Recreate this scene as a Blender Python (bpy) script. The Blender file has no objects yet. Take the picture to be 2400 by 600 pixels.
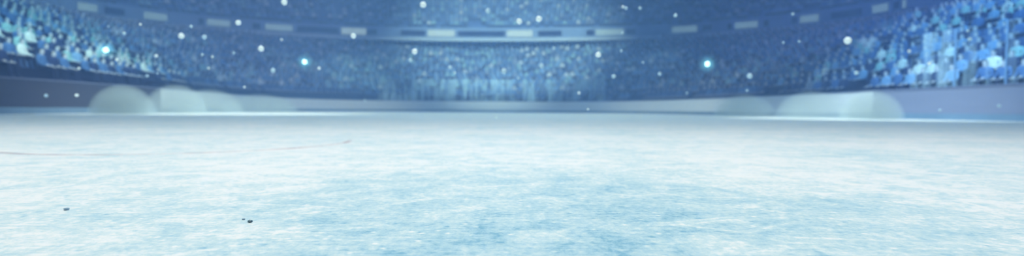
import bpy, bmesh, math, random
import numpy as np
from mathutils import Vector, Matrix, noise as mnoise

random.seed(7); np.random.seed(7)
S = bpy.context.scene
C = S.collection
W, H, F = 2400.0, 600.0, 1200.0

# ------------------------------------------------------------------ helpers
def link(o, parent=None):
    C.objects.link(o)
    if parent is not None: o.parent = parent
    return o
def mesh_obj(name, verts, faces, mat, parent=None, smooth=False):
    me = bpy.data.meshes.new(name)
    me.from_pydata([tuple(v) for v in verts], [], [tuple(f) for f in faces])
    me.update()
    if mat: me.materials.append(mat)
    if smooth:
        me.polygons.foreach_set('use_smooth', [True]*len(me.polygons))
    return link(bpy.data.objects.new(name, me), parent)
def bm_obj(name, bm, mat, parent=None, smooth=False):
    me = bpy.data.meshes.new(name); bm.to_mesh(me); bm.free()
    if mat: me.materials.append(mat)
    if smooth: me.polygons.foreach_set('use_smooth', [True]*len(me.polygons))
    return link(bpy.data.objects.new(name, me), parent)
def tag(o, label=None, cat=None, group=None, kind=None):
    if label: o['label'] = label
    if cat: o['category'] = cat
    if group: o['group'] = group
    if kind: o['kind'] = kind
    return o
def empty(name, loc=(0,0,0), rz=0):
    o = bpy.data.objects.new(name, None); o.empty_display_size = .1
    o.location = loc; o.rotation_euler = (0,0,rz)
    return link(o)
def copy_tree(o, parent=None):
    c = o.copy(); C.objects.link(c)
    if parent is not None: c.parent = parent
    for ch in list(o.children): copy_tree(ch, c)
    return c
def add_box(bm, cx, cy, cz, sx, sy, sz, bevel=0):
    r = bmesh.ops.create_cube(bm, size=1, matrix=Matrix.Translation((cx,cy,cz)) @ Matrix.Diagonal((sx,sy,sz,1)))
    if bevel:
        es = list({e for v in r['verts'] for e in v.link_edges})
        bmesh.ops.bevel(bm, geom=es, offset=bevel, segments=2, affect='EDGES', profile=.5)
def srgb(r, g, b):
    f = lambda c: (c/255/12.92) if c/255 <= .04045 else ((c/255+.055)/1.055)**2.4
    return (f(r), f(g), f(b), 1)

class NT:
    """small node-tree builder"""
    def __init__(s, name):
        s.m = bpy.data.materials.new(name); s.m.use_nodes = True
        s.t = s.m.node_tree; s.t.nodes.clear()
        s.out = s.t.nodes.new('ShaderNodeOutputMaterial')
    def n(s, typ, **kw):
        nd = s.t.nodes.new(typ)
        for k, v in kw.items():
            if k.startswith('_'): setattr(nd, k[1:], v)
        for k, v in kw.items():
            if not k.startswith('_'):
                key = int(k[1:]) if k[0] == 'i' and k[1:].isdigit() else k
                sock = nd.inputs[key]
                if isinstance(v, bpy.types.NodeSocket): s.t.links.new(v, sock)
                else: sock.default_value = v
        return nd
    def l(s, a, b): s.t.links.new(a, b)
    def math(s, op, a, b=None, clamp=False):
        nd = s.t.nodes.new('ShaderNodeMath'); nd.operation = op; nd.use_clamp = clamp
        for i, v in enumerate((a, b)):
            if v is None: continue
            if isinstance(v, bpy.types.NodeSocket): s.l(v, nd.inputs[i])
            else: nd.inputs[i].default_value = v
        return nd.outputs[0]
    def mix(s, fac, a, b):
        nd = s.t.nodes.new('ShaderNodeMix'); nd.data_type = 'RGBA'
        for sock, v in ((nd.inputs[0], fac), (nd.inputs[6], a), (nd.inputs[7], b)):
            if isinstance(v, bpy.types.NodeSocket): s.l(v, sock)
            else: sock.default_value = v
        return nd.outputs[2]
    def ramp(s, fac, stops, interp='LINEAR'):
        nd = s.t.nodes.new('ShaderNodeValToRGB'); nd.color_ramp.interpolation = interp
        cr = nd.color_ramp
        while len(cr.elements) < len(stops): cr.elements.new(.5)
        for e, (p, c) in zip(cr.elements, stops):
            e.position = p; e.color = c if not isinstance(c, (int, float)) else (c, c, c, 1)
        s.l(fac, nd.inputs[0]); return nd.outputs[0]
    def coord(s, scale=(1,1,1), rot=(0,0,0), loc=(0,0,0), src='Object'):
        tc = s.t.nodes.new('ShaderNodeTexCoord')
        return s.n('ShaderNodeMapping', Vector=tc.outputs[src], Scale=scale, Rotation=rot, Location=loc).outputs[0]
    def noise(s, vec, scale, detail=4, rough=.6, dist=0):
        return s.n('ShaderNodeTexNoise', Vector=vec, Scale=scale, Detail=detail, Roughness=rough, Distortion=dist).outputs[0]
    def surf(s, shader): s.l(shader, s.out.inputs['Surface']); return s.m

def simple(name, col, rough=.6, var=.12, scale=6, spec=.3, metal=0, stretch=(1,1,1)):
    t = NT(name)
    nz = t.noise(t.coord(scale=stretch), scale, 4)
    dark = tuple(c*(1-var) for c in col[:3])+(1,); lite = tuple(min(1, c*(1+var)) for c in col[:3])+(1,)
    c = t.mix(nz, dark, lite)
    return t.surf(t.n('ShaderNodeBsdfPrincipled', **{'Base Color': c, 'Roughness': rough, 'Specular IOR Level': spec, 'Metallic': metal}).outputs[0])

def emis(name, col, strength, base=None, var=.25, scale=3):
    t = NT(name)
    nz = t.noise(t.coord(), scale, 3)
    c = t.mix(nz, tuple(x*(1-var) for x in col[:3])+(1,), tuple(x*(1+var) for x in col[:3])+(1,))
    return t.surf(t.n('ShaderNodeBsdfPrincipled', **{'Base Color': base or col, 'Roughness': .5, 'Emission Color': c, 'Emission Strength': strength}).outputs[0])

# ------------------------------------------------------------------ camera
CAM_H = .225
cam_d = bpy.data.cameras.new('camera'); cam = link(bpy.data.objects.new('camera', cam_d))
cam_d.sensor_width = 36; cam_d.lens = 36*F/W; cam_d.clip_start = .02; cam_d.clip_end = 500
PITCH = math.atan(42/F); ROLL = math.radians(.406)
RM = Matrix.Rotation(math.pi/2 - PITCH, 3, 'X') @ Matrix.Rotation(ROLL, 3, 'Z')
cam.rotation_euler = RM.to_euler(); cam.location = (0, 0, CAM_H)
cam_d.dof.use_dof = True; cam_d.dof.focus_distance = 1.0; cam_d.dof.aperture_fstop = (cam_d.lens/1000)/.0080
S.camera = cam
RMT = RM.transposed()
def project(p):
    q = RMT @ (Vector(p) - Vector((0,0,CAM_H)))
    if q.z > -.1: return None
    return (1200 + F*q.x/-q.z, 300 - F*q.y/-q.z, -q.z)
def at(px, py, depth):
    d = RM @ Vector(((px-1200)/F, -(py-300)/F, -1))
    return Vector((0,0,CAM_H)) + d*(depth/d.y)

# ------------------------------------------------------------------ rink outline
def catmull(pts, step=.5):
    out = []
    P = [Vector(p) for p in pts]; P = [P[0]*2-P[1]] + P + [P[-1]*2-P[-2]]
    for i in range(1, len(P)-2):
        p0, p1, p2, p3 = P[i-1:i+3]
        n = max(2, int((p2-p1).length/.1))
        for k in range(n):
            t = k/n
            out.append(.5*((2*p1)+(p2-p0)*t+(2*p0-5*p1+4*p2-p3)*t*t+(3*p1-p0-3*p2+p3)*t**3))
    out.append(P[-2])
    res = [out[0]]; acc = 0
    for a, b in zip(out, out[1:]):
        acc += (b-a).length
        if acc >= step: res.append(b); acc = 0
    return res
OUT = catmull([(-14.9,-4),(-14.9,6),(-14.9,14),(-15.2,19),(-16.2,26),(-17.6,34),(-18.0,40),(-16.6,46),(-13,49.6),(-7,50.6),
               (0,50.3),(5.5,48.7),(9.4,45),(11.8,39),(13.1,32),(13.9,25),(14.3,19),(14.7,14),(14.7,6),(14.7,-4)])
NOUT = []
for i in range(len(OUT)):
    a, b = OUT[max(0,i-1)], OUT[min(len(OUT)-1,i+1)]
    t = (b-a).normalized(); NOUT.append(Vector((-t.y, t.x)))      # outward (path runs left -> far -> right)
def off(i, d): return OUT[i] + NOUT[i]*d

def strip(name, idx, prof, mat, parent=None, closed=True, smooth=False):
    """sweep a profile [(offset, z)...] along outline indices"""
    v, f = [], []; n = len(prof)
    for i in idx:
        for (o, z) in prof:
            p = off(i, o); v.append((p.x, p.y, z))
    for a in range(len(idx)-1):
        for k in range(n if closed else n-1):
            k2 = (k+1) % n
            f.append((a*n+k, (a+1)*n+k, (a+1)*n+k2, a*n+k2))
    if closed:
        f.append(tuple(range(n))[::-1]); f.append(tuple((len(idx)-1)*n+k for k in range(n)))
    return mesh_obj(name, v, f, mat, parent, smooth)

# ------------------------------------------------------------------ materials
def ice_material():
    t = NT('scratched_ice')
    co = t.coord()
    fine = t.noise(co, 60, 5, .8)
    mid = t.noise(co, 9, 5, .65, .6)
    big = t.noise(co, 1.3, 3, .55)
    scr1 = t.noise(t.coord(scale=(3, 70, 1), rot=(0,0,math.radians(22))), 1.6, 4, .6, .3)
    scr2 = t.noise(t.coord(scale=(3, 60, 1), rot=(0,0,math.radians(-38))), 1.4, 4, .6, .3)
    # bluer ice in a round patch in the middle, whiter away from it
    g = t.n('ShaderNodeTexGradient', _gradient_type='SPHERICAL',
            Vector=t.coord(scale=(1/.95, 1/1.15, 1), loc=(-.12/.95, -1.0/1.15, 0))).outputs[1]
    gn = t.math('MULTIPLY', g, 1.0)
    a = t.math('ADD', t.math('MULTIPLY', fine, 1.5), -.375)
    a = t.math('ADD', a, t.math('MULTIPLY', mid, 1.2))
    a = t.math('ADD', a, t.math('MULTIPLY', big, .75))
    a = t.math('ADD', a, t.math('MULTIPLY', scr1, .40))
    a = t.math('ADD', a, t.math('MULTIPLY', scr2, .25))
    a = t.math('SUBTRACT', a, t.math('MULTIPLY', gn, .42))     # mean about 1.45
    # loose ice grains and thin skate cuts
    wob = t.n('ShaderNodeTexNoise', Vector=co, Scale=2.5, Detail=2.0)
    cv = t.n('ShaderNodeVectorMath', _operation='MULTIPLY_ADD', i0=wob.outputs[1], i1=(.35,.35,0), i2=t.coord(rot=(0,0,.5), scale=(1.2,2.6,1))).outputs[0]
    cut = t.n('ShaderNodeTexVoronoi', _feature='DISTANCE_TO_EDGE', Vector=cv, Scale=2.2).outputs[0]
    cut = t.ramp(cut, [(0, 1), (.018, .5), (.05, 0)])
    cut = t.math('MULTIPLY', cut, t.ramp(t.noise(co, 3.1, 2), [(.42, 0), (.62, 1)]))
    gr = t.n('ShaderNodeTexVoronoi', Vector=co, Scale=44.0, Randomness=1.0)
    gsel = t.ramp(t.n('ShaderNodeSeparateColor', Color=gr.outputs[1]).outputs[0], [(.72, 0), (.9, 1)])
    grain = t.math('MULTIPLY', t.ramp(gr.outputs[0], [(.12, 1), (.34, 0)]), gsel)
    dk = t.ramp(t.n('ShaderNodeSeparateColor', Color=gr.outputs[1]).outputs[1], [(.8, 0), (.95, 1)])
    pit = t.math('MULTIPLY', t.ramp(gr.outputs[0], [(.15, 1), (.4, 0)]), dk)
    a = t.math('ADD', a, t.math('MULTIPLY', cut, .28))
    a = t.math('ADD', a, t.math('MULTIPLY', grain, .38))
    a = t.math('SUBTRACT', a, t.math('MULTIPLY', pit, .26))
    fac = t.n('ShaderNodeMapRange', Value=a, **{'From Min': 1.02, 'From Max': 1.80}).outputs[0]
    col = t.ramp(fac, [(0, srgb(132,186,214)), (.35, srgb(180,216,232)), (.7, srgb(214,234,241)), (1, srgb(244,247,250))])
    bump = t.n('ShaderNodeBump', Height=a, Strength=.2, Distance=.012).outputs[0]
    sh = t.n('ShaderNodeBsdfPrincipled', **{'Base Color': col, 'Roughness': .42, 'Specular IOR Level': .22, 'IOR': 1.31, 'Normal': bump})
    return t.surf(sh.outputs[0])
M = {}
M['ice'] = ice_material()
def board_material():
    t = NT('dasher_board_panel')
    st = t.noise(t.coord(scale=(.25,.25,5)), 2.2, 4, .6)
    bl = t.noise(t.coord(), .35, 3)
    c = t.mix(st, srgb(186,192,202), srgb(208,214,222))
    c = t.mix(t.math('MULTIPLY', bl, .5), c, srgb(176,196,208))
    return t.surf(t.n('ShaderNodeBsdfPrincipled', **{'Base Color': c, 'Roughness': .38, 'Specular IOR Level': .35}).outputs[0])
M['board'] = board_material()
M['kick'] = simple('kickplate_grey_blue', srgb(98,124,150), .45, .2, 1.5)
M['board_dark'] = simple('dasher_board_panel_shaded', srgb(58,60,72), .4, .25, 1.4, .3, 0, (.3,.3,6))  # left boards: shade put into a darker copy of the board colour
M['board_blue'] = simple('dasher_board_panel_blue_lit', srgb(114,122,148), .4, .10, 1.2, .3, 0, (.3,.3,4))  # right boards: bluish light put into the board colour
M['navy'] = simple('front_row_shade_navy', srgb(7,11,40), .7, .25, 1)  # dark band above the boards: shade put into the riser colour
M['rail'] = simple('board_top_rail', srgb(104,114,146), .4, .1, 2)
M['concrete'] = simple('stand_concrete_blue_grey', srgb(60,88,140), .8, .25, .8)
M['concrete2'] = simple('upper_stand_concrete', srgb(64,90,146), .8, .25, .5)
M['fascia'] = simple('balcony_fascia', srgb(86,114,160), .6, .2, .4)
M['fascia_rim'] = simple('balcony_rim_pale', srgb(130,152,182), .5, .15, .4)
M['frame'] = simple('display_housing', srgb(70,90,130), .5, .1, 3)
M['scr_dark'] = simple('display_unlit', srgb(12,22,62), .7, .3, 1.5, .1)
M['scr_lit'] = emis('display_lit_cyan', srgb(140,185,212), .34, srgb(95,120,140))
M['scr_bright'] = emis('display_lit_white', srgb(160,196,218), .5, srgb(95,115,132))
M['snow'] = emis('snow_fleck', srgb(205,232,238), .38, srgb(205,228,236), .1)  # all flecks get emission in place of light caught by the snow
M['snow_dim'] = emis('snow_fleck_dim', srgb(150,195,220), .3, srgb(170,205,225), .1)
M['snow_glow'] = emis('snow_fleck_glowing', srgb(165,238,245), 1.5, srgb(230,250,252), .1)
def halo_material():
    t = NT('glow_halo')
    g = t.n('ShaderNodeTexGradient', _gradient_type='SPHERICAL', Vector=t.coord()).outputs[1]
    e = t.n('ShaderNodeEmission', Color=srgb(120,220,235), Strength=t.math('MULTIPLY', t.math('POWER', g, 2.0), 14.0))  # self-lit volume that paints a glow around the fleck
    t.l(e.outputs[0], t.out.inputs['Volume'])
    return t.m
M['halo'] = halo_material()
M['chip_pale'] = simple('ice_chip_pale', srgb(150,182,208), .25, .2, 60, .5)
M['chip'] = simple('ice_chip_dark', srgb(70,110,130), .25, .3, 60, .6)
def post_mat(): return simple('glass_post', srgb(104,142,186), .4, .1, 2)
M['post'] = post_mat()
def glass_material(name='reflection_streak_glass', top=.30):
    t = NT(name)
    pos = t.n('ShaderNodeNewGeometry').outputs[0]
    st = t.noise(t.n('ShaderNodeMapping', Vector=pos, Scale=(1,1,.10)).outputs[0], 2.6, 3, .6)
    lo = t.ramp(t.noise(pos, .45, 2), [(.36, .15), (.6, 1)])
    fac = t.math('MULTIPLY', t.ramp(st, [(.42, .02), (.62, top)]), lo)  # pale vertical reflections painted into the pane as noise streaks
    sh = t.n('ShaderNodeBsdfPrincipled', **{'Base Color': srgb(170,205,228), 'Roughness': .3, 'Specular IOR Level': .3})
    tr = t.n('ShaderNodeBsdfTransparent')
    mx = t.n('ShaderNodeMixShader', i0=fac, i1=tr.outputs[0], i2=sh.outputs[0])
    return t.surf(mx.outputs[0])
M['glass'] = glass_material(); M['glass_far'] = glass_material('reflection_streak_glass_far', .62)
def line_material():
    t = NT('frosted_red_line')
    nz = t.noise(t.coord(), 5, 4, .7)
    fac = t.ramp(nz, [(.36, .08), (.64, .46)])
    sh = t.n('ShaderNodeBsdfPrincipled', **{'Base Color': srgb(190,110,125), 'Roughness': .5, 'Specular IOR Level': .2})
    tr = t.n('ShaderNodeBsdfTransparent')
    return t.surf(t.n('ShaderNodeMixShader', i0=fac, i1=tr.outputs[0], i2=sh.outputs[0]).outputs[0])
M['line'] = line_material()
def person_material():
    t = NT('spectator_clothes')
    at_ = t.n('ShaderNodeAttribute', _attribute_name='Col')
    nz = t.noise(t.coord(), 20, 2)
    c = t.mix(t.math('MULTIPLY', nz, .3), at_.outputs[0], (.02,.03,.06,1))
    return t.surf(t.n('ShaderNodeBsdfPrincipled', **{'Base Color': c, 'Roughness': .8, 'Specular IOR Level': .2}).outputs[0])
M['person'] = person_material()
def puff_material(name, col, dens, seed):
    t = NT(name)
    g = t.n('ShaderNodeTexGradient', _gradient_type='SPHERICAL', Vector=t.coord()).outputs[1]
    nz = t.noise(t.coord(loc=(seed, 0, 0)), 2.4, 3, .6)
    d = t.ramp(g, [(0, 0), (.12, .75), (.4, 1)])
    d = t.math('MULTIPLY', d, t.math('ADD', nz, .25))
    d = t.math('MULTIPLY', d, dens)
    v = t.n('ShaderNodeVolumePrincipled', Color=col, Density=d)
    t.l(v.outputs[0], t.out.inputs['Volume'])
    return t.m

# ------------------------------------------------------------------ setting: ice, boards
n = len(OUT)
ice = mesh_obj('floor', [(p.x, p.y, 0) for p in OUT], [tuple(range(n))[::-1]], M['ice'])
tag(ice, kind='structure', label='scratched white and pale blue ice sheet of the rink')
cuts = [0]
def nearest_idx(x, y): return min(range(n), key=lambda i: (OUT[i]-Vector((x,y))).length)
iL, iR = nearest_idx(-15.8, 23), nearest_idx(14.15, 20.5)
for nm, a, b, lab in (('wall_left', 0, iL, 'greyish mauve dasher boards running along the left of the ice'),
                      ('wall_back', iL, iR, 'pale dasher boards curving round the far end of the ice'),
                      ('wall_right', iR, n-1, 'lavender blue dasher boards running along the right of the ice')):
    idx = list(range(a, b+1))
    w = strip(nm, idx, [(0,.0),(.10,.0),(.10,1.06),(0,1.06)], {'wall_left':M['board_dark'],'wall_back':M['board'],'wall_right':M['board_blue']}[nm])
    tag(w, lab, kind='structure')
    strip('kickplate', idx, [(-.02,.004),(-.001,.004),(-.001,.20),(-.012,.205),(-.02,.195)], M['kick'], w)
    strip('top_rail', idx, [(-.03,1.062),(.13,1.062),(.13,1.095),(.12,1.10),(-.02,1.10),(-.03,1.095)], M['rail'], w)

# ------------------------------------------------------------------ stands
RIBC = (-2.0, 20.0)
def rib_pt(x, y, z=9.8):   # helper: world point from pixel at ribbon height
    d = RM @ Vector(((x-1200)/F, -(y-300)/F, -1)); k = (z-CAM_H)/d.z
    return Vector((d.x*k, d.y*k))
# (pixel centre x, y, pixel width, state) of the screens as measured on the photograph
PANELS = [(203,18,66,'lit'),(267,27,62,'dark'),(365,38,70,'lit'),(473,49,14,'dark'),(513,53,64,'lit'),(600,62,20,'dark'),(653,65,72,'lit'),(743,71,104,'dark'),
          (828,75,62,'bright'),(872,74,24,'dark'),(968,78,60,'dark'),(1034,78,66,'bright'),(1128,78,114,'dark'),(1218,78,62,'bright'),(1289,78,58,'dark'),
          (1384,77,18,'dark'),(1430,76,70,'lit'),(1478,74,24,'dark'),(1607,70,66,'lit'),(1658,66,24,'dark'),(1712,63,10,'dark'),(1752,60,64,'lit'),(1793,53,14,'dark'),
          (1859,47,16,'dark'),(1898,44,58,'lit'),(1982,31,100,'dark'),(2063,19,58,'lit'),(2105,13,22,'dark'),(2123,10,14,'lit')]
ZR = 9.8
pp = [rib_pt(p[0], p[1], ZR) for p in PANELS]
ang = [math.atan2(p.x-RIBC[0], p.y-RIBC[1]) for p in pp]; rad = [(p-Vector(RIBC)).length for p in pp]
# smooth even polynomial-in-angle fit of the balcony plan, continued by a gentle oval
co_ = np.polyfit(ang, rad, 5)
amin, amax = min(ang), max(ang)
def rib_r(a):
    a2 = max(amin, min(amax, a)); r = float(np.polyval(co_, a2))
    if a != a2: r = r + (min(0, 0))*0 + (48-r)*min(1, abs(a-a2)/1.2)
    return r
def rib(a, dr=0):
    r = rib_r(a)+dr
    return Vector((RIBC[0]+math.sin(a)*r, RIBC[1]+math.cos(a)*r))
NROW1, NROW2 = 12, 12
D0, DEP, RISE, Z0 = 1.5, .85, .42, .85
ZTOP1 = Z0 + NROW1*RISE
ZF = 9.3                           # bottom of the balcony fascia
RISE2 = (ZF-.5-ZTOP1)/NROW2
def row_edge(i, k):
    """front edge point of row k at outline sample i"""
    if k <= NROW1: return off(i, D0+DEP*k)
    p = off(i, D0+DEP*NROW1); q = p-Vector(RIBC)
    a = math.atan2(q.x, q.y); e = rib(a, 1.2)
    if (e-Vector(RIBC)).length < q.length+6: e = Vector(RIBC)+q*((q.length+6)/q.length)
    return p.lerp(e, (k-NROW1)/NROW2)
def row_z(k): return Z0+RISE*k if k <= NROW1 else ZTOP1+RISE2*(k-NROW1)
SI = list(range(0, n, 2))
if SI[-1] != n-1: SI.append(n-1)
prof_n = 2*(NROW1+NROW2)+1
v, f = [], []
for i in SI:
    p = row_edge(i, 0); v.append((p.x, p.y, 0))
    for k in range(NROW1+NROW2):
        p = row_edge(i, k); q = row_edge(i, k+1); z = row_z(k)
        v.append((p.x, p.y, z)); v.append((q.x, q.y, z))
for a in range(len(SI)-1):
    for k in range(prof_n-1):
        f.append((a*prof_n+k, (a+1)*prof_n+k, (a+1)*prof_n+k+1, a*prof_n+k+1))
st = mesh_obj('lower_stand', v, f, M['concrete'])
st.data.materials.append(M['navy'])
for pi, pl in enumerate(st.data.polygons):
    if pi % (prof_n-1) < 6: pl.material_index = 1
tag(st, 'stepped lower grandstand rising behind the boards', kind='structure')
st2 = strip('floor_surround', list(range(n)), [(.0,-.004),(D0+.2,-.004),(D0+.2,-.05),(0,-.05)], M['concrete'])
tag(st2, 'concrete walkway behind the boards', kind='structure')
# upper stand behind the balcony fascia
AA = np.linspace(-1.75, 1.75, 90)
NU = 22; ZU = 10.9
def up_edge(a, k): return rib(a, .9+1.0*k)
v, f = [], []; pn = 2*NU+1
for a in AA:
    p = up_edge(a, 0); v.append((p.x, p.y, ZF+.3))
    for k in range(NU):
        p, q = up_edge(a, k), up_edge(a, k+1); z = ZU+.62*k
        v.append((p.x,p.y,z)); v.append((q.x,q.y,z))
for j in range(len(AA)-1):
    for k in range(pn-1): f.append((j*pn+k, (j+1)*pn+k, (j+1)*pn+k+1, j*pn+k+1))
tag(mesh_obj('upper_stand', v, f, M['concrete2']), 'steep upper grandstand above the balcony', kind='structure')
def arc_strip(name, prof, mat, parent=None):
    v, f = [], []; m = len(prof)
    for a in AA:
        for (d, z) in prof:
            p = rib(a, d); v.append((p.x,p.y,z))
    for j in range(len(AA)-1):
        for k in range(m):
            k2 = (k+1) % m; f.append((j*m+k, (j+1)*m+k, (j+1)*m+k2, j*m+k2))
    return mesh_obj(name, v, f, mat, parent)
fa = arc_strip('trim_1', [(0,ZF-.05),(1.3,ZF-.05),(1.3,ZF+1.25),(0,ZF+1.25)], M['fascia'])
tag(fa, 'grey blue balcony front curving round the arena', kind='structure')
arc_strip('pale_ledge', [(-.12,ZF-.45),(1.3,ZF-.45),(1.3,ZF-.06),(-.12,ZF-.06)], M['fascia_rim'], fa)
# screens on the balcony front
names = {'lit':'pale cyan lit', 'bright':'bright white lit', 'dark':'dark unlit'}
order = ['first','second','third','fourth','fifth','sixth','seventh','eighth','ninth','tenth','eleventh','twelfth','thirteenth','fourteenth','fifteenth','sixteenth','seventeenth','eighteenth']
cnt = {'lit':0,'bright':0,'dark':0}
tot = {k: sum(1 for p in PANELS if p[3]==k) for k in cnt}
for (px, py, pw, state) in PANELS:
    a0 = math.atan2(rib_pt(px-pw/2,py).x-RIBC[0], rib_pt(px-pw/2,py).y-RIBC[1])
    a1 = math.atan2(rib_pt(px+pw/2,py).x-RIBC[0], rib_pt(px+pw/2,py).y-RIBC[1])
    A = [a0+(a1-a0)*k/4 for k in range(5)]
    hh = {'lit':.36,'bright':.40,'dark':.30}[state]
    pc = rib((a0+a1)/2)
    r = empty('ribbon_display', (pc.x, pc.y, ZR))
    o_ = cnt[state]; cnt[state] += 1
    size = 'short ' if pw < 30 else ('long ' if pw > 90 else '')
    tag(r, f"{size}{names[state]} screen on the balcony front, {order[o_]} {names[state].split()[0] if state!='dark' else 'dark'} one from the left", 'display', 'screens along the balcony front')
    for nm, d0, d1, z0, z1, mat in (('housing', -.02, -.10, hh+.05, -hh-.05, M['frame']),
                                   ('screen', -.10, -.14, hh, -hh, {'lit':M['scr_lit'],'bright':M['scr_bright'],'dark':M['scr_dark']}[state])):
        if nm == 'housing': ins = 0
        else: ins = (a1-a0)*.02
        v, f = [], []
        for k, a in enumerate(A):
            aa = a + (ins if k == 0 else (-ins if k == 4 else 0))
            for (d, z) in ((d0,z0),(d1,z0),(d1,z1),(d0,z1)):
                p = rib(aa, d)-pc; v.append((p.x,p.y,z))
        for k in range(4):
            for q in range(4):
                q2 = (q+1)%4; f.append((k*4+q,(k+1)*4+q,(k+1)*4+q2,k*4+q2))
        f += [(3,2,1,0),(16,17,18,19)]
        mesh_obj(nm, v, f, mat, r)

# ------------------------------------------------------------------ spectators
def person_mesh(sub, standing=False):
    """seated figure, hips at origin height .0 (seat level), facing -Y; one skinned surface"""
    J = {}; V = []; R = []; E = []
    def j(nm, p, r, to=None):
        J[nm] = len(V); V.append(p); R.append(r)
        if to: E.append((J[to], J[nm]))
    j('pel',(0,0,.11),(.165,.13)); j('wai',(0,.01,.30),(.15,.115),'pel'); j('che',(0,.0,.47),(.185,.125),'wai')
    j('nec',(0,-.01,.60),(.065,.065),'che'); j('jaw',(0,-.035,.67),(.072,.085),'nec'); j('hea',(0,-.02,.76),(.082,.10),'jaw'); j('top',(0,-.01,.845),(.055,.065),'hea')
    for s, nm in ((-1,'l'),(1,'r')):
        j(nm+'sh',(s*.19,0,.52),(.07,.07),'che'); j(nm+'el',(s*.25,-.03,.27),(.05,.05),nm+'sh'); j(nm+'wr',(s*.14,-.26,.19),(.036,.036),nm+'el'); j(nm+'ha',(s*.10,-.33,.17),(.04,.03),nm+'wr')
        j(nm+'hi',(s*.10,-.04,.08),(.10,.09),'pel'); j(nm+'kn',(s*.13,-.46,.10),(.068,.068),nm+'hi'); j(nm+'an',(s*.13,-.50,-.33),(.045,.045),nm+'kn'); j(nm+'to',(s*.14,-.64,-.38),(.045,.035),nm+'an')
    me = bpy.data.meshes.new('spectator'); me.from_pydata(V, E, [])
    o = bpy.data.objects.new('tmp', me); C.objects.link(o)
    md = o.modifiers.new('s','SKIN'); md.use_smooth_shade = True
    for k, sv in enumerate(me.skin_vertices[0].data): sv.radius = R[k]; sv.use_root = (k == 0)
    if sub:
        ss = o.modifiers.new('u','SUBSURF'); ss.levels = sub; ss.render_levels = sub
    dg = bpy.context.evaluated_depsgraph_get(); dg.update()
    out = bpy.data.meshes.new_from_object(o.evaluated_get(dg))
    bpy.data.objects.remove(o); bpy.data.meshes.remove(me)
    # nose: pull the front middle of the face forward a little
    for vv in out.vertices:
        c = vv.co
        if abs(c.x) < .03 and .70 < c.z < .76 and c.y < -.09: c.y -= .018
    return out
def paint(co, jac, leg, hair, skin):
    col = np.zeros((len(co),4), dtype=np.float32); col[:,3] = 1
    col[:,:3] = jac[:3]
    z, y, x = co[:,2], co[:,1], co[:,0]
    lower = (z < .16) & (~((z > .135) & (y < -.22) & (np.abs(x) < .2)))
    col[lower,:3] = leg[:3]
    hand = (y < -.27) & (z > .135) & (z < .25); col[hand,:3] = skin[:3]
    head = z > .61; col[head,:3] = skin[:3]
    hr = (z > .79) | ((z > .66) & (y > 0.0)); col[hr,:3] = hair[:3]
    shoe = (z < -.34); col[shoe,:3] = (.03,.03,.04)
    return col
def set_col(me, col):
    at_ = me.color_attributes.new('Col', 'FLOAT_COLOR', 'POINT')
    at_.data.foreach_set('color', col.ravel())
base_hi = person_mesh(1)
def coords(me):
    a = np.empty(len(me.vertices)*3, dtype=np.float32); me.vertices.foreach_get('co', a); return a.reshape(-1,3)
co_hi = coords(base_hi)
JACK = [('white', srgb(222,236,240)), ('pale teal', srgb(150,200,210)), ('light blue', srgb(120,165,215)), ('mid blue', srgb(70,110,170)), ('navy', srgb(32,48,96)), ('grey', srgb(140,155,180))]
HAIR = [srgb(40,32,34), srgb(176,186,200), srgb(120,124,140), srgb(24,24,30)]
SKIN = srgb(186,194,208)
VAR = []
for ci, (cn, cc) in enumerate(JACK):
    me = base_hi.copy(); me.name = 'spectator'; me.materials.append(M['person'])
    set_col(me, paint(co_hi, cc, srgb(18,24,56), HAIR[ci % 4], SKIN)); VAR.append(me)
seats = []
for k in range(NROW1+NROW2):
    # walk along the row with .56 m pitch
    acc = random.random()*.5
    for i in range(0, n-1):
        p, q = row_edge(i, k), row_edge(i+1, k)
        L = (q-p).length; nn = NOUT[i]
        while acc < L:
            pt = p.lerp(q, acc/L); acc += .64
            if k == 0 or (k == 1 and p.x < 0) or random.random() < .22: continue
            x, y = pt.x+nn.x*.22, pt.y+nn.y*.22
            # they sit on the tread behind row edge k, feet on the tread below
            z = row_z(k)
            pr = project((x, y, z+.5))
            if pr is None or not (-25 < pr[0] < 2425) or pr[1] < -25: continue
            if any(abs(x-s[1]) < .75 and abs(y-s[2]) < .75 and math.hypot(x-s[1], y-s[2]) < .62 for s in seats[-260:]): continue
            seats.append((pr[2], x, y, z, math.atan2(nn.y, nn.x)-math.pi/2 + random.uniform(-.14,.14), k, pr[0]))
        acc -= L
for k in range(0, NU, 1):
    for a in np.arange(-1.2, 1.2, .0125):
        if random.random() < .35: continue
        p = rib(a, .9+1.0*k+.25)
        z = ZU+.62*k
        pr = project((p.x, p.y, z+.5))
        if pr is None or not (-25 < pr[0] < 2425) or pr[1] < -25: continue
        seats.append((pr[2]+30, p.x, p.y, z, -a, 50+k, pr[0]))
seats.sort()
N_IND = 300
firsts = {}
for s_i, (d, x, y, z, rz, k, px) in enumerate(seats[:N_IND]):
    side = 'left' if px < 1200 else 'right'
    if k == 2 and side == 'left': ci = random.choice([4,4,3,3])
    else: ci = random.choices(range(6), ([.03,.08,.18,.30,.37,.04] if k <= 3 else [.07,.17,.16,.36,.20,.04]))[0]
    o = bpy.data.objects.new('spectator', VAR[ci]); C.objects.link(o)
    o.location = (x, y, z); o.rotation_euler = (0,0,rz); sc = random.uniform(.93,1.06); o.scale = (sc,sc,sc)
    kk = k-2 if side == 'left' else k-1
    rown = order[kk] if kk < len(order) else 'back'
    tag(o, f"seated spectator in {JACK[ci][0]} jacket, {rown} row of the {side} stand near the frame edge", 'person', f"{JACK[ci][0]} jacketed spectators, {rown} row, {side} stand")
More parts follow.
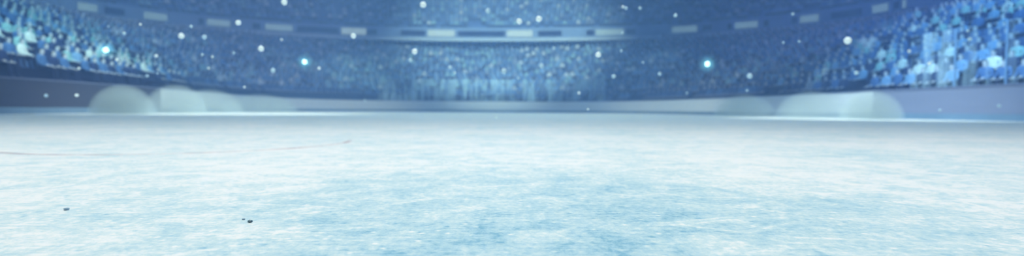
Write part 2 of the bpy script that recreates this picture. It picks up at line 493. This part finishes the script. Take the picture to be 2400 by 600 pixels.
# the rest of the crowd: one stuff object
base_lo = person_mesh(0); co_lo = coords(base_lo); nv = len(co_lo)
polys = [tuple(p.vertices) for p in base_lo.polygons]
rest = seats[N_IND:]
vs, cs = [], []
for (d, x, y, z, rz, k, px) in rest:
    c, s = math.cos(rz), math.sin(rz)
    R_ = np.array([[c,-s,0],[s,c,0],[0,0,1]], dtype=np.float32)*random.uniform(.93,1.06)
    vs.append(co_lo @ R_.T + np.array([x,y,z], dtype=np.float32))
    if k <= 2: ci = random.choice([4,4,3])
    else: ci = random.choices(range(6), [.08,.14,.24,.32,.14,.08])[0]
    jc = tuple(.5*a+.5*b for a, b in zip(JACK[ci][1], srgb(66,100,156)))  # haze blue mixed into the jacket colours to soften distant contrast
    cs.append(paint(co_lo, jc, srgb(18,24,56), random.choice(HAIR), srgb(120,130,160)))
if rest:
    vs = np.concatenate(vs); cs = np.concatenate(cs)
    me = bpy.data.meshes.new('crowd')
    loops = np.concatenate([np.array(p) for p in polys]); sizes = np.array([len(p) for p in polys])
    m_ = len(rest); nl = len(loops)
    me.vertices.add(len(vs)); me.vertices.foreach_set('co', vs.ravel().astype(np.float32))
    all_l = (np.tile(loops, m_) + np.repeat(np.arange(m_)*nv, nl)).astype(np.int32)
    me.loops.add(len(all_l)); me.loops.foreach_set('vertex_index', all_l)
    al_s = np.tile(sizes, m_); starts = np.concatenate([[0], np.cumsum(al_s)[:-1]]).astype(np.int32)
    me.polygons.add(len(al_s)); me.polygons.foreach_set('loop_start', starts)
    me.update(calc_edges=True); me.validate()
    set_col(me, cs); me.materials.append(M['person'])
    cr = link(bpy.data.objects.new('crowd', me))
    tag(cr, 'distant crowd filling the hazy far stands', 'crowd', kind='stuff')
print('SEATS', len(seats))

# ------------------------------------------------------------------ safety glass
def glass_panel(i0, i1, h, label, group, mat='glass'):
    p, q = off(i0, .05), off(i1, .05)
    c = (p+q)/2; L = (q-p).length; a = math.atan2(q.y-p.y, q.x-p.x)
    r = empty('safety_glass', (c.x, c.y, 1.10), a)
    tag(r, label, 'glass panel', group)
    bm = bmesh.new(); add_box(bm, 0, 0, h/2+.003, L-.06, .012, h)
    bm_obj('pane', bm, M[mat], r)
    bm = bmesh.new(); add_box(bm, L/2-.0, 0, h/2+.003, .05, .05, h, .008)
    bm_obj('post', bm, M['post'], r)
for i in range(nearest_idx(-13.2,49.5), nearest_idx(7.6,47), 3):
    glass_panel(i, min(i+3, n-1), 2.1, 'streaky safety glass panel on the boards at the far end of the ice', 'far end safety glass', 'glass_far')
iA = nearest_idx(14.3, 18.5)
for i in range(iA, nearest_idx(14.7, 13.0), 3):
    glass_panel(i, i+3, 1.9, 'streaky safety glass panel on the right side boards', 'right side safety glass')

# ------------------------------------------------------------------ snow puffs along the boards
def puff(px, py_top, rpx, depth, dens, label, stretch=1.0, col=(.72,.90,1.0,1)):
    b = at(px, 268, depth); hgt = at(px, py_top, depth).z
    R_ = rpx/F*depth
    bm = bmesh.new(); bmesh.ops.create_icosphere(bm, subdivisions=3, radius=1)
    for vv in bm.verts:
        if vv.co.z < 0: vv.co.z = 0
    bmesh.ops.remove_doubles(bm, verts=bm.verts, dist=1e-4)
    o = bm_obj('snow_spray', bm, puff_material('snow_spray_mist', col, dens, px), None, True)
    o.location = (b.x, b.y, .012); o.scale = (R_*stretch, R_*.8, hgt*1.12)
    tag(o, label, 'snow spray', 'clouds of snow spray along the boards')
PUFFS = [
 (288,204,72,16.6,2.2,'rounded white cloud of snow spray against the left boards, nearest the left edge'),
 (412,203,72,20.5,1.3,'tall misty cloud of snow spray on the left boards just right of the rounded one'),
 (490,213,80,24.0,.8,'wide pale cloud of snow spray low on the left boards, third from the left'),
 (610,224,90,29.5,.7,'faint snow spray trailing off along the left boards towards the far corner'),
 (1745,226,75,23.0,.9,'pale cloud of snow spray on the right boards, farthest from the right edge'),
 (1900,219,85,20.0,.8,'wide misty cloud of snow spray in the middle of the right boards'),
 (2040,217,72,17.2,1.8,'rounded cloud of snow spray on the right boards, nearest the right edge'),
]
for p in PUFFS: puff(*p)

# ------------------------------------------------------------------ red arc line on the ice
v, f = [], []
cx, cy, r0 = -2.08, 3.36, .97
def arc(a0, a1, nseg, wid):
    b0 = len(v)
    for k in range(nseg+1):
        a = math.radians(a0+(a1-a0)*k/nseg); 
        for rr in (r0-wid/2, r0+wid/2): v.append((cx+math.cos(a)*rr, cy+math.sin(a)*rr, .0015))
    for k in range(nseg): f.append((b0+2*k, b0+2*k+1, b0+2*k+3, b0+2*k+2))
arc(-140, 17, 72, .032)
ln = mesh_obj('faceoff_circle', v, f, M['line'])
tag(ln, 'thin faded red arc line painted on the ice at the left', 'ice marking')

# ------------------------------------------------------------------ ice chips
def chip(px, py, size, label, mat='chip'):
    hz = 258+(px-1200)*8.5/1200
    dep = F*CAM_H/(py-hz)
    p = at(px, py, dep)
    bm = bmesh.new(); bmesh.ops.create_icosphere(bm, subdivisions=2, radius=1)
    for vv in bm.verts:
        k = 1+.45*mnoise.noise(vv.co*1.7+Vector((px,py,0)))
        vv.co = Vector((vv.co.x*k*1.3, vv.co.y*k, vv.co.z*k*.6))
    zmin = min(vv.co.z for vv in bm.verts)
    for vv in bm.verts: vv.co.z -= zmin
    o = bm_obj('ice_chip', bm, M[mat]); s_ = size/F*dep/2
    o.location = (p.x, p.y, 0); o.scale = (s_, s_, s_)
    tag(o, label, 'ice chip')
chip(586, 523, 9, 'small dark teal chip lying on the ice at the lower left')
chip(156, 494, 10, 'small greyish blue chip on the ice near the left edge', 'chip_pale')
chip(571, 517, 6, 'tiny pale chip on the ice beside the dark teal one', 'chip_pale')

# ------------------------------------------------------------------ drifting snow flecks
fleck_bm = bmesh.new(); bmesh.ops.create_icosphere(fleck_bm, subdivisions=3, radius=1)
for vv in fleck_bm.verts:
    k = 1+.28*mnoise.noise(vv.co*2.3)+.14*mnoise.noise(vv.co*5.1); vv.co *= k
fm = {}
for key in ('snow','snow_dim','snow_glow'):
    me = bpy.data.meshes.new('snow_fleck'); fleck_bm.to_mesh(me); me.materials.append(M[key])
    me.polygons.foreach_set('use_smooth', [True]*len(me.polygons)); fm[key] = me
fleck_bm.free()
GLOW = [(248,117,15,'glowing cyan white snow fleck hanging in front of the left stand'),
        (714,145,14,'glowing cyan white snow fleck left of the middle, below the balcony'),
        (1658,150,15,'glowing cyan snow fleck hanging in front of the dark right stand')]
BRIGHT = [(425,84,13),(558,53,12),(612,114,13),(666,5,13),(828,84,12),(972,121,13),(992,11,14),(1217,50,13),(1263,44,14),(1402,128,13),(1987,95,16)]
MIDS = [(640,165,11),(479,87,11),(962,141,9),(1055,158,9),(1181,167,14),(1269,154,12),(1143,25,12),(1298,113,7),(1438,179,10),(1583,36,9),(1757,178,13),(2007,171,10),(1546,173,8)]
TINY = [(1066,171,8),(1460,16,7),(1459,77,6),(1456,119,7),(1467,19,9),(1500,19,8),(1751,212,6),(1836,100,6),(1873,97,6),(2273,92,10),(2178,149,9),(448,62,8),(366,131,9),(274,140,8),
        (291,78,9),(254,62,5),(329,57,6),(108,224,9),(180,223,9),(474,128,7),(498,133,6),(573,204,6),(489,160,6),(548,124,7),(660,93,6),(748,160,8),(1357,218,7),(1215,183,8),(1858,33,7),
        (369,172,5),(2342,248,8),(2203,258,7),(1378,256,5),(1163,275,5),(345,178,8),(185,160,7),(1507,146,6),(2131,120,8),(2268,72,7),(1610,218,6),(855,235,5)]
def fleck(px, py, dia, key, label, group, dep):
    p = at(px, py, dep)
    o = bpy.data.objects.new('snow_fleck', fm[key]); C.objects.link(o)
    s_ = dia/F*dep/2; o.location = p; o.scale = (s_, s_, s_)
    o.rotation_euler = (random.random()*6, random.random()*6, random.random()*6)
    tag(o, label, 'snow fleck', group)
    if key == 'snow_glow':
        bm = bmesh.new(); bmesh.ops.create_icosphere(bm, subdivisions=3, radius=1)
        h = bm_obj('glow_halo', bm, M['halo'], o); h.scale = (4.2, 4.2, 4.2); h['label'] = 'soft cyan glow'
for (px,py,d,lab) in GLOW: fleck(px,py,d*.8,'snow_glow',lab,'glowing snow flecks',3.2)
for q,(px,py,d) in enumerate(BRIGHT):
    fleck(px,py,d*.95,'snow',f"bright round white snow fleck in the air, {order[q]} of the bright ones from the left",'bright snow flecks',random.uniform(2.6,4.5))
for q,(px,py,d) in enumerate(sorted(MIDS)):
    fleck(px,py,d*.9,'snow_dim',f"dim bluish snow fleck in the air, {order[q]} of the dim round ones from the left",'dim snow flecks',random.uniform(3.5,6))
for (px,py,d) in TINY:
    fleck(px,py,d*.8,random.choice(['snow','snow_dim']),'tiny faint snow fleck drifting in the hazy air','tiny snow flecks',random.uniform(3.0,6.5))

# ------------------------------------------------------------------ lights, haze
def area(name, loc, size, power, col, target=None, spread=180):
    l = bpy.data.lights.new(name, 'AREA'); l.shape = 'RECTANGLE'; l.size, l.size_y = size
    l.energy = power; l.color = col; l.spread = math.radians(spread)
    o = link(bpy.data.objects.new(name, l)); o.location = loc
    if target is not None: o.rotation_euler = (Vector(target)-Vector(loc)).to_track_quat('-Z','Y').to_euler()
    return o
def spot(name, loc, target, power, col, ang, blend=.8, rad=.6):
    l = bpy.data.lights.new(name, 'SPOT'); l.energy = power; l.color = col; l.spot_size = math.radians(ang); l.spot_blend = blend; l.shadow_soft_size = rad
    o = link(bpy.data.objects.new(name, l)); o.location = loc
    o.rotation_euler = (Vector(target)-Vector(loc)).to_track_quat('-Z','Y').to_euler()
    return o
area('near_ice_fill', (-.6, 1.8, 7), (11, 5), 485, (1.0,.995,.92), (-.6,1.8,0), 150)  # added unseen light low over the near ice, so brightness falls off with distance
area('far_rink_light', (0, 26, 15), (24, 40), 2700, (.70,.96,1.0), (0,26,0), 130)
spot('left_stand_spot', (0, 8, 24), (-34, 29, 6), 80000, (.22,.60,.92), 52)
spot('right_stand_spot', (0, 8, 24), (26, 20, 3), 105000, (.17,.46,.95), 46)
spot('far_stand_spot', (-2, 14, 26), (-1, 60, 10), 360000, (.42,.68,1.0), 36, .85)
spot('left_haze_fill', (-7, 22, 27), (-17.5, 58, 3), 90000, (.42,.75,.85), 15, 1.0)  # added unseen pair of narrow spots, lightening the haze into pale plumes
spot('right_haze_fill', (6, 22, 27), (15.5, 57, 3), 45000, (.34,.62,.95), 12, 1.0)
spot('left_corner_fill', (-1, 26, 14), (-15.5, 43, .3), 11000, (.80,.97,1.0), 44, .9)  # added unseen pair that lifts the dim far corner boards
spot('right_corner_fill', (0, 24, 14), (11.5, 38, .3), 9000, (.78,.95,1.0), 44, .9)
spot('left_upper_fill', (-2, 10, 30), (-34, 54, 12), 85000, (.40,.50,1.0), 50)  # added unseen pair that brightens and blues the upper stand
spot('right_upper_fill', (4, 10, 30), (36, 46, 10), 60000, (.20,.28,1.0), 50)
spot('left_board_fill', (-3, 14, 15), (-15.0, 23.5, -.6), 21000, (.82,.96,1.0), 54, .9)  # added unseen pair that brightens the boards and snow spray
spot('right_board_fill', (3, 12, 15), (13.0, 18.5, .2), 19000, (.80,.95,1.0), 36, .9)
Wd = bpy.data.worlds.new('world'); S.world = Wd; Wd.use_nodes = True
nt = Wd.node_tree; bg = nt.nodes['Background']
bg.inputs[0].default_value = (.10,.24,.72,1); bg.inputs[1].default_value = .35
VOL = True
if VOL:
    vs_ = nt.nodes.new('ShaderNodeVolumeScatter'); vs_.inputs['Color'].default_value = (.23,.45,1,1); vs_.inputs['Density'].default_value = .013
    vs_.inputs['Anisotropy'].default_value = .2
    nt.links.new(vs_.outputs[0], nt.nodes['World Output'].inputs['Volume'])
S.view_settings.view_transform = 'Standard'
S.cycles.use_denoising = True
S.cycles.volume_bounces = 1
S.cycles.max_bounces = 4
S.cycles.adaptive_threshold = .025
